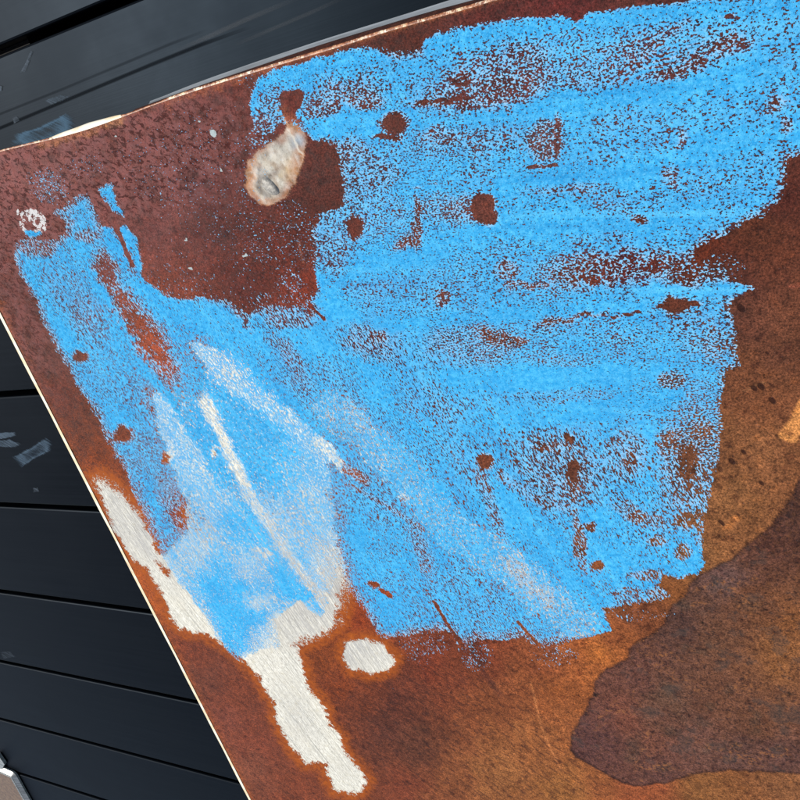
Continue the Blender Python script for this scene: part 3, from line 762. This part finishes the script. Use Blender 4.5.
def cut(name, k, label=None):
    q = quads[owner == k]
    used, inv = np.unique(q, return_inverse=True)
    me = bpy.data.meshes.new(name)
    me.vertices.add(len(used))
    me.vertices.foreach_set('co', VERT[used].astype(np.float32).ravel())
    me.loops.add(len(q) * 4)
    me.loops.foreach_set('vertex_index', inv.astype(np.int32).ravel())
    me.polygons.add(len(q))
    me.polygons.foreach_set('loop_start', np.arange(0, len(q) * 4, 4, dtype=np.int32))
    me.update(calc_edges=True)
    me.polygons.foreach_set('use_smooth', np.ones(len(q), bool))
    for n, arr in (('survey_a', MA), ('survey_b', MB), ('survey_c', MC), ('rust_tone', COL)):
        attr(me, n, arr[used])
    me.materials.append(panel_mat)
    o = bpy.data.objects.new(name, me)
    S.collection.objects.link(o)
    o.parent = sheet
    if label:
        o['label'] = label
    return o


cut('rusted_face', 0)
cut('damp_patch', 1, 'dark damp patch with a tide line')
cut('bare_metal_patch', 2, 'pale drip shaped patch of scrubbed bare metal below the chalk')
cut('bare_metal_patch', 3, 'long pale bare patch beside the left edge')
cut('bare_metal_patch', 4, 'small round cream bare patch')
cut('chalk_layer', 5, 'grainy sky blue chalk strokes')
cut('weld_scar', 6, 'cream and orange weld scar')
cut('ring_mark', 7, 'small white chalky ring')

# worn rim along both edges that show
t = NT('worn_rim')
co = t.coord()
n = t.noise(co, 420, 3, 0.7)
wear = t.attr('wear')[1]
c = t.mix(t.rng(n, 0.35, 0.65), l4((128, 66, 38), 0.9), l4((214, 146, 100), 0.9))
c = t.mix(t.rng(t.math('ADD', wear, t.math('MULTIPLY', t.math('SUBTRACT', n, 0.5), 1.1)), 0.42, 0.62), c, t.mix(t.rng(t.noise(co, 90, 2), 0.4, 0.6), l4((255, 246, 222), 0.95), l4((246, 222, 178), 0.95)))
t.bump(n, 0.5, 0.0004)
rim_mat = t.out(c, 0.45, 0.0, 0.5)


def rim(name, pts, side, rad, wear, drop=0.0):
    """half-round bead: pts world, side unit vector outwards, rad per point"""
    m = 7
    vs, fs, ws = [], [], []
    for i, p in enumerate(pts):
        for j in range(m):
            a = math.pi * (0.52 - j / (m - 1) * 0.56)
            vs.append((p[0] + side[0] * math.cos(a) * rad[i] - OFF[0], p[1] + side[1] * math.cos(a) * rad[i] - OFF[1], p[2] + 0.0005 - drop + (math.sin(a) - 1) * rad[i] * 0.45))
            ws.append(wear[i])
    for i in range(len(pts) - 1):
        for j in range(m - 1):
            fs.append((i * m + j, i * m + j + 1, (i + 1) * m + j + 1, (i + 1) * m + j))
    o = mesh_obj(name, vs, fs, rim_mat, sheet, True)
    w = np.array(ws)
    w = w + 0.14 * np.sin(np.arange(len(w)) * .21) * np.sin(np.arange(len(w)) * .057 + 1)
    attr(o.data, 'wear', np.stack([w, w, w, np.ones_like(w)], -1))
    return o


yy = np.linspace(ym, YB, 160)
lp = [(float(left_x(y)) + 0.0030, float(y), HP) for y in yy]
lv = to_px(np.array(lp))[1]
rim('rolled_edge', lp, (-1, 0), [0.0068 + 0.0008 * math.sin(i * .37) * math.sin(i * .11 + 1) for i in range(160)], np.interp(lv, [300, 330, 480, 560, 620, 680, 800], [.7, .95, .95, 1, .85, .80, .95]))
xx = np.linspace(XL, XR, 220)
tp = [(float(x), float(top_y(x)) - 0.0003, HP) for x in xx]
tu = to_px(np.array(tp))[0]
rim('rolled_edge', tp, (0, 1), np.interp(tu, [0, 50, 62, 90, 118, 126, 160, 170, 500], [.0010, .0013, .0026, .0038, .0022, .0010, .0008, .0015, .0015]),
    np.interp(tu, [0, 50, 60, 118, 126, 160, 168, 200, 320, 380, 420, 480, 560, 800], [.35, .5, 1.2, 1.2, .05, .05, .45, .50, .34, .44, .38, .46, .2, .1]))

# flanges folded down under the edges
t = NT('rusted_flange')
co = t.coord()
n = t.noise(co, 180, 4, 0.65)
t.bump(n, 0.7, 0.0006)
fl_mat = t.out(t.mix(t.rng(n, 0.3, 0.7), l4((66, 32, 26), 0.9), l4((118, 62, 42), 0.9)), 0.7)
t = NT('dull_zinc')
co = t.coord()
n = t.noise(t.mapping(co, 0, (20, 400, 200)), 1.0, 3, 0.6)
t.bump(n, 0.2, 0.0003)
zinc_mat = t.out(t.mix(t.rng(n, 0.3, 0.7), l4((176, 182, 186), 0.9), l4((146, 150, 152), 0.9)), 0.5, 0.0, 0.5)

# front lip: bulges away from the fold and carries a pale zinc strip along its foot
UPP = [(150, 102.5), (200, 82), (230, 72), (260, 61), (290, 51.5), (320, 41.2), (350, 32), (380, 22.8), (415, 12), (450, 0.8), (500, -15), (560, -35)]
LOW = [(150, 104.5), (200, 85.5), (230, 75.5), (260, 65.5), (290, 55), (320, 44.5), (350, 35.6), (380, 26.6), (415, 15.6), (450, 6.0), (500, -7), (560, -25)]
ZL = 0.012
pu = at([p[0] for p in UPP], [p[1] - 0.9 for p in UPP], ZL - 0.006)
pl = at([p[0] for p in LOW], [p[1] for p in LOW], ZL)
xs = np.linspace(float(pu[0, 0]), XR, 60)
u_y = np.interp(xs, pu[:, 0], pu[:, 1])
l_y = np.interp(xs, pl[:, 0], pl[:, 1])
u_y, l_y = (np.convolve(np.pad(q, 2, 'edge'), np.ones(5) / 5, 'valid') for q in (u_y, l_y))
vs, fs = [], []
for i, x in enumerate(xs):
    for y, z in ((top_y(x) + 0.0002, HP - 0.0006), ((top_y(x) * .45 + l_y[i] * .55) + 0.0008, HP - 0.008), (l_y[i], ZL + 0.0004), (l_y[i] - 0.0015, ZL - 0.010)):
        vs.append((x - OFF[0], y - OFF[1], z))
for i in range(len(xs) - 1):
    for j in range(3):
        a = i * 4 + j
        fs.append((a, a + 1, a + 5, a + 4))
mesh_obj('front_flange', vs, fs, fl_mat, sheet, True)
vs, fs = [], []
for i, x in enumerate(xs):
    for y, z in ((l_y[i] - 0.0012, ZL), (u_y[i] - 0.0008, ZL - 0.0052), (u_y[i], ZL - 0.0062), (u_y[i] - 0.001, 0.0005), (l_y[i] - 0.002, 0.0005)):
        vs.append((x - OFF[0], y - OFF[1], z))
for i in range(len(xs) - 1):
    for j in range(5):
        a, c_ = i * 5 + j, i * 5 + (j + 1) % 5
        fs.append((a, c_, c_ + 5, a + 5))
mesh_obj('zinc_strip', vs, fs, zinc_mat, sheet)


def wall(name, p, q, inset=0.001):
    d = np.array([q[1] - p[1], -(q[0] - p[0])])
    d = d / np.linalg.norm(d) * 0.0015
    vs = []
    for (x, y) in (p, q):
        for s, z in ((0, HP - 0.0008), (0, 0.0006), (1, 0.0006), (1, HP - 0.0008)):
            vs.append((x + d[0] * s - OFF[0], y + d[1] * s - OFF[1], z))
    mesh_obj(name, vs, [(0, 1, 5, 4), (1, 2, 6, 5), (2, 3, 7, 6), (3, 0, 4, 7), (0, 3, 2, 1), (4, 5, 6, 7)], fl_mat, sheet)


wall('side_flange', (left_x(YB) , YB), (XL, ym))
wall('side_flange', (XR, top_y(XR)), (XR, YB))
wall('back_flange', (XR, YB), (left_x(YB), YB))
xw = np.linspace(XL, float(pu[0, 0]), 14)
vs = []
for x in xw:
    vs += [(x - OFF[0], top_y(x) - OFF[1] + .0002, HP - 0.0008), (x - OFF[0], top_y(x) - OFF[1] - .0004, 0.0006)]
mesh_obj('front_flange', vs, [(2 * i, 2 * i + 1, 2 * i + 3, 2 * i + 2) for i in range(13)], fl_mat, sheet)

# weld stub: flattened oval nub standing on the scar
t = NT('grey_weld_metal')
co = t.coord()
n = t.noise(co, 500, 3, 0.6)
t.bump(n, 0.6, 0.0004)
stub_mat = t.out(t.mix(t.rng(n, 0.3, 0.7), l4((186, 180, 168), 0.9), l4((132, 128, 120), 0.9)), 0.55, 0.1)
c0 = at(271.0, 186.0, HP)
e1 = at(265.0, 178.0, HP) - c0
e2 = at(278.0, 183.0, HP) - c0
vs, fs = [], []
NR, NS = 20, 5
zb = 0.0004
for k_, (s_, z_) in enumerate([(1.2, 0.0), (1.12, .0008), (1.0, .0015), (.82, .0021), (.55, .0024), (.25, .0025)]):
    for j in range(NR):
        a = 2 * math.pi * j / NR
        rr = s_ * (1 + 0.06 * math.sin(3 * a + 1))
        p = c0 + e1 * rr * math.cos(a) + e2 * rr * 0.72 * math.sin(a)
        vs.append((p[0] - OFF[0], p[1] - OFF[1], HP + zb + z_))
for k_ in range(5):
    for j in range(NR):
        j2 = (j + 1) % NR
        fs.append((k_ * NR + j, k_ * NR + j2, (k_ + 1) * NR + j2, (k_ + 1) * NR + j))
fs.append(tuple(5 * NR + j for j in range(NR)))
mesh_obj('weld_stub', vs, fs, stub_mat, sheet, True)

# ------------------------------------------------------------------ chalk smudges and painted light and shade lines on the boards
t = NT('chalk_smudge')
co = t.coord()
_, sa, sb, sc_, _ = t.attr('smudge')
n = t.noise(t.mapping(co, 0.6, (60, 500, 1)), 1.0, 3, 0.6)
al = t.rng(t.math('ADD', sa, t.math('MULTIPLY', t.math('SUBTRACT', n, 0.5), 1.3)), 0.25, 1.25, 0, 0.62)
cm = t.mix(sb, l4((120, 128, 136), 0.8), l4((84, 140, 176), 0.8))
t.out(cm, 0.9, 0.0, 0.1)
t.put(t.bsdf.inputs['Alpha'], al)
smudge_mat = t.m


def smudge(poly, blue, amt, rimmed=0.0, board=None):
    p = at([q[0] for q in poly], [q[1] for q in poly], 0.0005)
    c_ = p.mean(0)
    vs, fs, w = [c_], [], [amt * (1 - rimmed)]
    m = len(p)
    for s_, a_ in ((.5, 1 - rimmed * .6), (.78, 1.0), (1.2, 0.0)):
        for q in p:
            vs.append(c_ + (q - c_) * s_)
            w.append(amt * a_)
    for j in range(m):
        j2 = (j + 1) % m
        fs.append((0, 1 + j, 1 + j2))
        for k_ in range(2):
            fs.append((1 + k_ * m + j, 1 + (k_ + 1) * m + j, 1 + (k_ + 1) * m + j2, 1 + k_ * m + j2))
    o = mesh_obj('chalk_smudge', vs, fs, smudge_mat, deck, True)
    w = np.array(w)
    attr(o.data, 'smudge', np.stack([w, np.full_like(w, blue), w, np.ones_like(w)], -1))


def dense(poly, n=4):
    out = []
    for i in range(len(poly)):
        a, b_ = poly[i], poly[(i + 1) % len(poly)]
        for k_ in range(n):
            out.append((a[0] + (b_[0] - a[0]) * k_ / n + random.uniform(-.5, .5), a[1] + (b_[1] - a[1]) * k_ / n + random.uniform(-.5, .5)))
    return out


smudge(dense([(13, 143), (17, 134), (40, 127), (64, 114), (71, 118), (73, 128), (60, 139), (30, 148)]), 0.6, 1.1, .6)
smudge(dense([(44, 101), (58, 95), (71, 96), (62, 101), (50, 105)]), 0.2, .62)
smudge(dense([(20, 73), (31, 50), (33, 51), (25, 72)]), 0.1, .75)
smudge(dense([(-4, 433), (15, 432), (16, 436), (3, 439), (-4, 439)]), 0.25, .95, 0)
smudge(dense([(-4, 441), (10, 439), (21, 444), (16, 447), (-4, 447)]), 0.25, .8, 0)
smudge(dense([(13, 457), (30, 448), (46, 438), (51, 444), (50, 451), (34, 459), (22, 467)]), 0.35, .9, .45)
smudge(dense([(12, 118), (17, 116), (20, 121), (14, 124)], 2), 0.1, .7)
smudge(dense([(33, 488), (38, 487), (39, 492), (34, 493)], 2), 0.1, .6)
smudge(dense([(-3, 84), (2, 86), (1, 91), (-3, 91)], 2), 0.1, .9)
t = NT('light_shade_paint')  # strip colour that paints shade and reflection lines onto the board
_, sa, sb, _, _ = t.attr('smudge')  # here it carries strength and brightness of the painted lines
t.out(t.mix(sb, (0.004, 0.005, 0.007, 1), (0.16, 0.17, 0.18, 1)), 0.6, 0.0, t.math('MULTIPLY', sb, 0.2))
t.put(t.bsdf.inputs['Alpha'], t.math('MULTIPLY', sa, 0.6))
light_shade_mat = t.m


def light_shade_line(pts, w, amt, bright):  # thin see-through strips painting faint shadow and reflection lines, no real marks
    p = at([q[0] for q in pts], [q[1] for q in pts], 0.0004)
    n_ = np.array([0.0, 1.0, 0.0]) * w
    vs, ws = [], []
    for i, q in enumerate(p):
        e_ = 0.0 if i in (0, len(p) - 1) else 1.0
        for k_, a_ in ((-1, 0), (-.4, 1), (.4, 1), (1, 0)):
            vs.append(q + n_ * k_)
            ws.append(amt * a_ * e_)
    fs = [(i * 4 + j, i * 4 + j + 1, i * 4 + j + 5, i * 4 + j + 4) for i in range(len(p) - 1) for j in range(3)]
    o = mesh_obj('light_shade_line', vs, [f_[::-1] for f_ in fs], light_shade_mat, deck, True)
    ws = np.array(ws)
    attr(o.data, 'smudge', np.stack([ws, np.full_like(ws, bright), ws, np.ones_like(ws)], -1))  # here it holds strength and brightness of the painted light and shade lines


light_shade_line([(-60, 152), (0, 128), (50, 107), (100, 86), (150, 65), (200, 45), (250, 26)], 0.0016, .9, 0)
light_shade_line([(-40, 130), (0, 114), (60, 90), (120, 65), (170, 44), (210, 28)], 0.0012, .4, 0)
light_shade_line([(170, 55), (210, 36), (250, 18), (300, -4)], 0.0018, .28, .8)
light_shade_line([(230, 48), (270, 30), (310, 13), (350, -6)], 0.0014, .2, .8)
smudge(dense([(0, 652), (10, 651), (16, 657), (4, 659)], 2), 0.1, .5)

# ------------------------------------------------------------------ metal-rimmed tray at the lower left
t = NT('bright_metal')
co = t.coord()
n = t.noise(t.mapping(co, 0.4, (30, 400, 100)), 1.0, 3, 0.6)
t.bump(n, 0.2, 0.0002)
tray_metal = t.out(t.mix(t.rng(n, 0.3, 0.7), l4((205, 205, 196), 0.9), l4((150, 150, 142), 0.9)), 0.35, 0.55)
t = NT('brown_card_panel')
co = t.coord()
n = t.noise(co, 200, 4, 0.6)
tray_panel = t.out(t.mix(t.rng(n, 0.3, 0.7), l4((138, 112, 88), 0.8), l4((104, 82, 66), 0.8)), 0.6)
t = NT('dark_groove')
groove_mat = t.out((0.02, 0.02, 0.02, 1), 0.7)
ZT = 0.008
K = at(13.0, 775.0, ZT)[:2]
dn = at(27.0, 800.0, ZT)[:2] - K
dn = dn / np.linalg.norm(dn)
dl = np.array([dn[1], -dn[0]])
if (at(0.0, 775.0, ZT)[:2] - K) @ dl < 0:
    dl = -dl
tray = empty('metal_tray', 'corner of a silver rimmed brown tray on the black deck boards', 'tray', (K[0], K[1], 0))


def rect_ring(name, o0, o1, z0, z1, zb, mat):
    """rounded-corner ring between insets o0 (outer) and o1 (inner)"""
    def loop(ins):
        pts = []
        L, W, rr = 0.26, 0.18, max(0.002, 0.008 - ins)
        for (cx, cy, a0) in ((ins + rr, ins + rr, 180), (L - ins - rr, ins + rr, 270), (L - ins - rr, W - ins - rr, 0), (ins + rr, W - ins - rr, 90)):
            for q in range(5):
                a = math.radians(a0 + q * 22.5)
                pts.append((cx + rr * math.cos(a), cy + rr * math.sin(a)))
        return pts
    lo, li = loop(o0), loop(o1)
    m = len(lo)
    vs = []
    for L_, z in ((lo, zb), (lo, z0), (li, z1), (li, min(zb, z1 - .001))):
        for a, b_ in L_:
            p = dn * a + dl * b_
            vs.append((p[0], p[1], z))
    fs = []
    for j in range(m):
        j2 = (j + 1) % m
        for k_ in range(3):
            fs.append((k_ * m + j, k_ * m + j2, (k_ + 1) * m + j2, (k_ + 1) * m + j))
    return mesh_obj(name, vs, fs, mat, tray)


rect_ring('outer_rim', 0.0, 0.0075, ZT - 0.004, ZT, 0.001, tray_metal)
rect_ring('groove', 0.0076, 0.0094, ZT - 0.003, ZT - 0.003, 0.001, groove_mat)
rect_ring('inner_rim', 0.0095, 0.0125, ZT, ZT + 0.0005, 0.001, tray_metal)
vs = []
for z in (0.001, ZT - 0.001):
    for a, b_ in ((.0126, .0126), (.2474, .0126), (.2474, .1674), (.0126, .1674)):
        p = dn * a + dl * b_
        vs.append((p[0], p[1], z))
mesh_obj('panel', vs, [(4, 5, 6, 7), (0, 3, 2, 1), (0, 1, 5, 4), (1, 2, 6, 5), (2, 3, 7, 6), (3, 0, 4, 7)], tray_panel, tray)
hp = at([-8.0, -2.0, 4.5, 1.0, -8.0], [756.0, 755.0, 764.5, 771.0, 775.0], 0.006)
vs = [(p[0] - K[0], p[1] - K[1], z) for z in (0.001, 0.006) for p in hp]
mesh_obj('handle_lug', vs, [(0, 1, 2, 3, 4), (9, 8, 7, 6, 5)] + [(i, (i + 1) % 5, (i + 1) % 5 + 5, i + 5) for i in range(5)], tray_metal, tray)
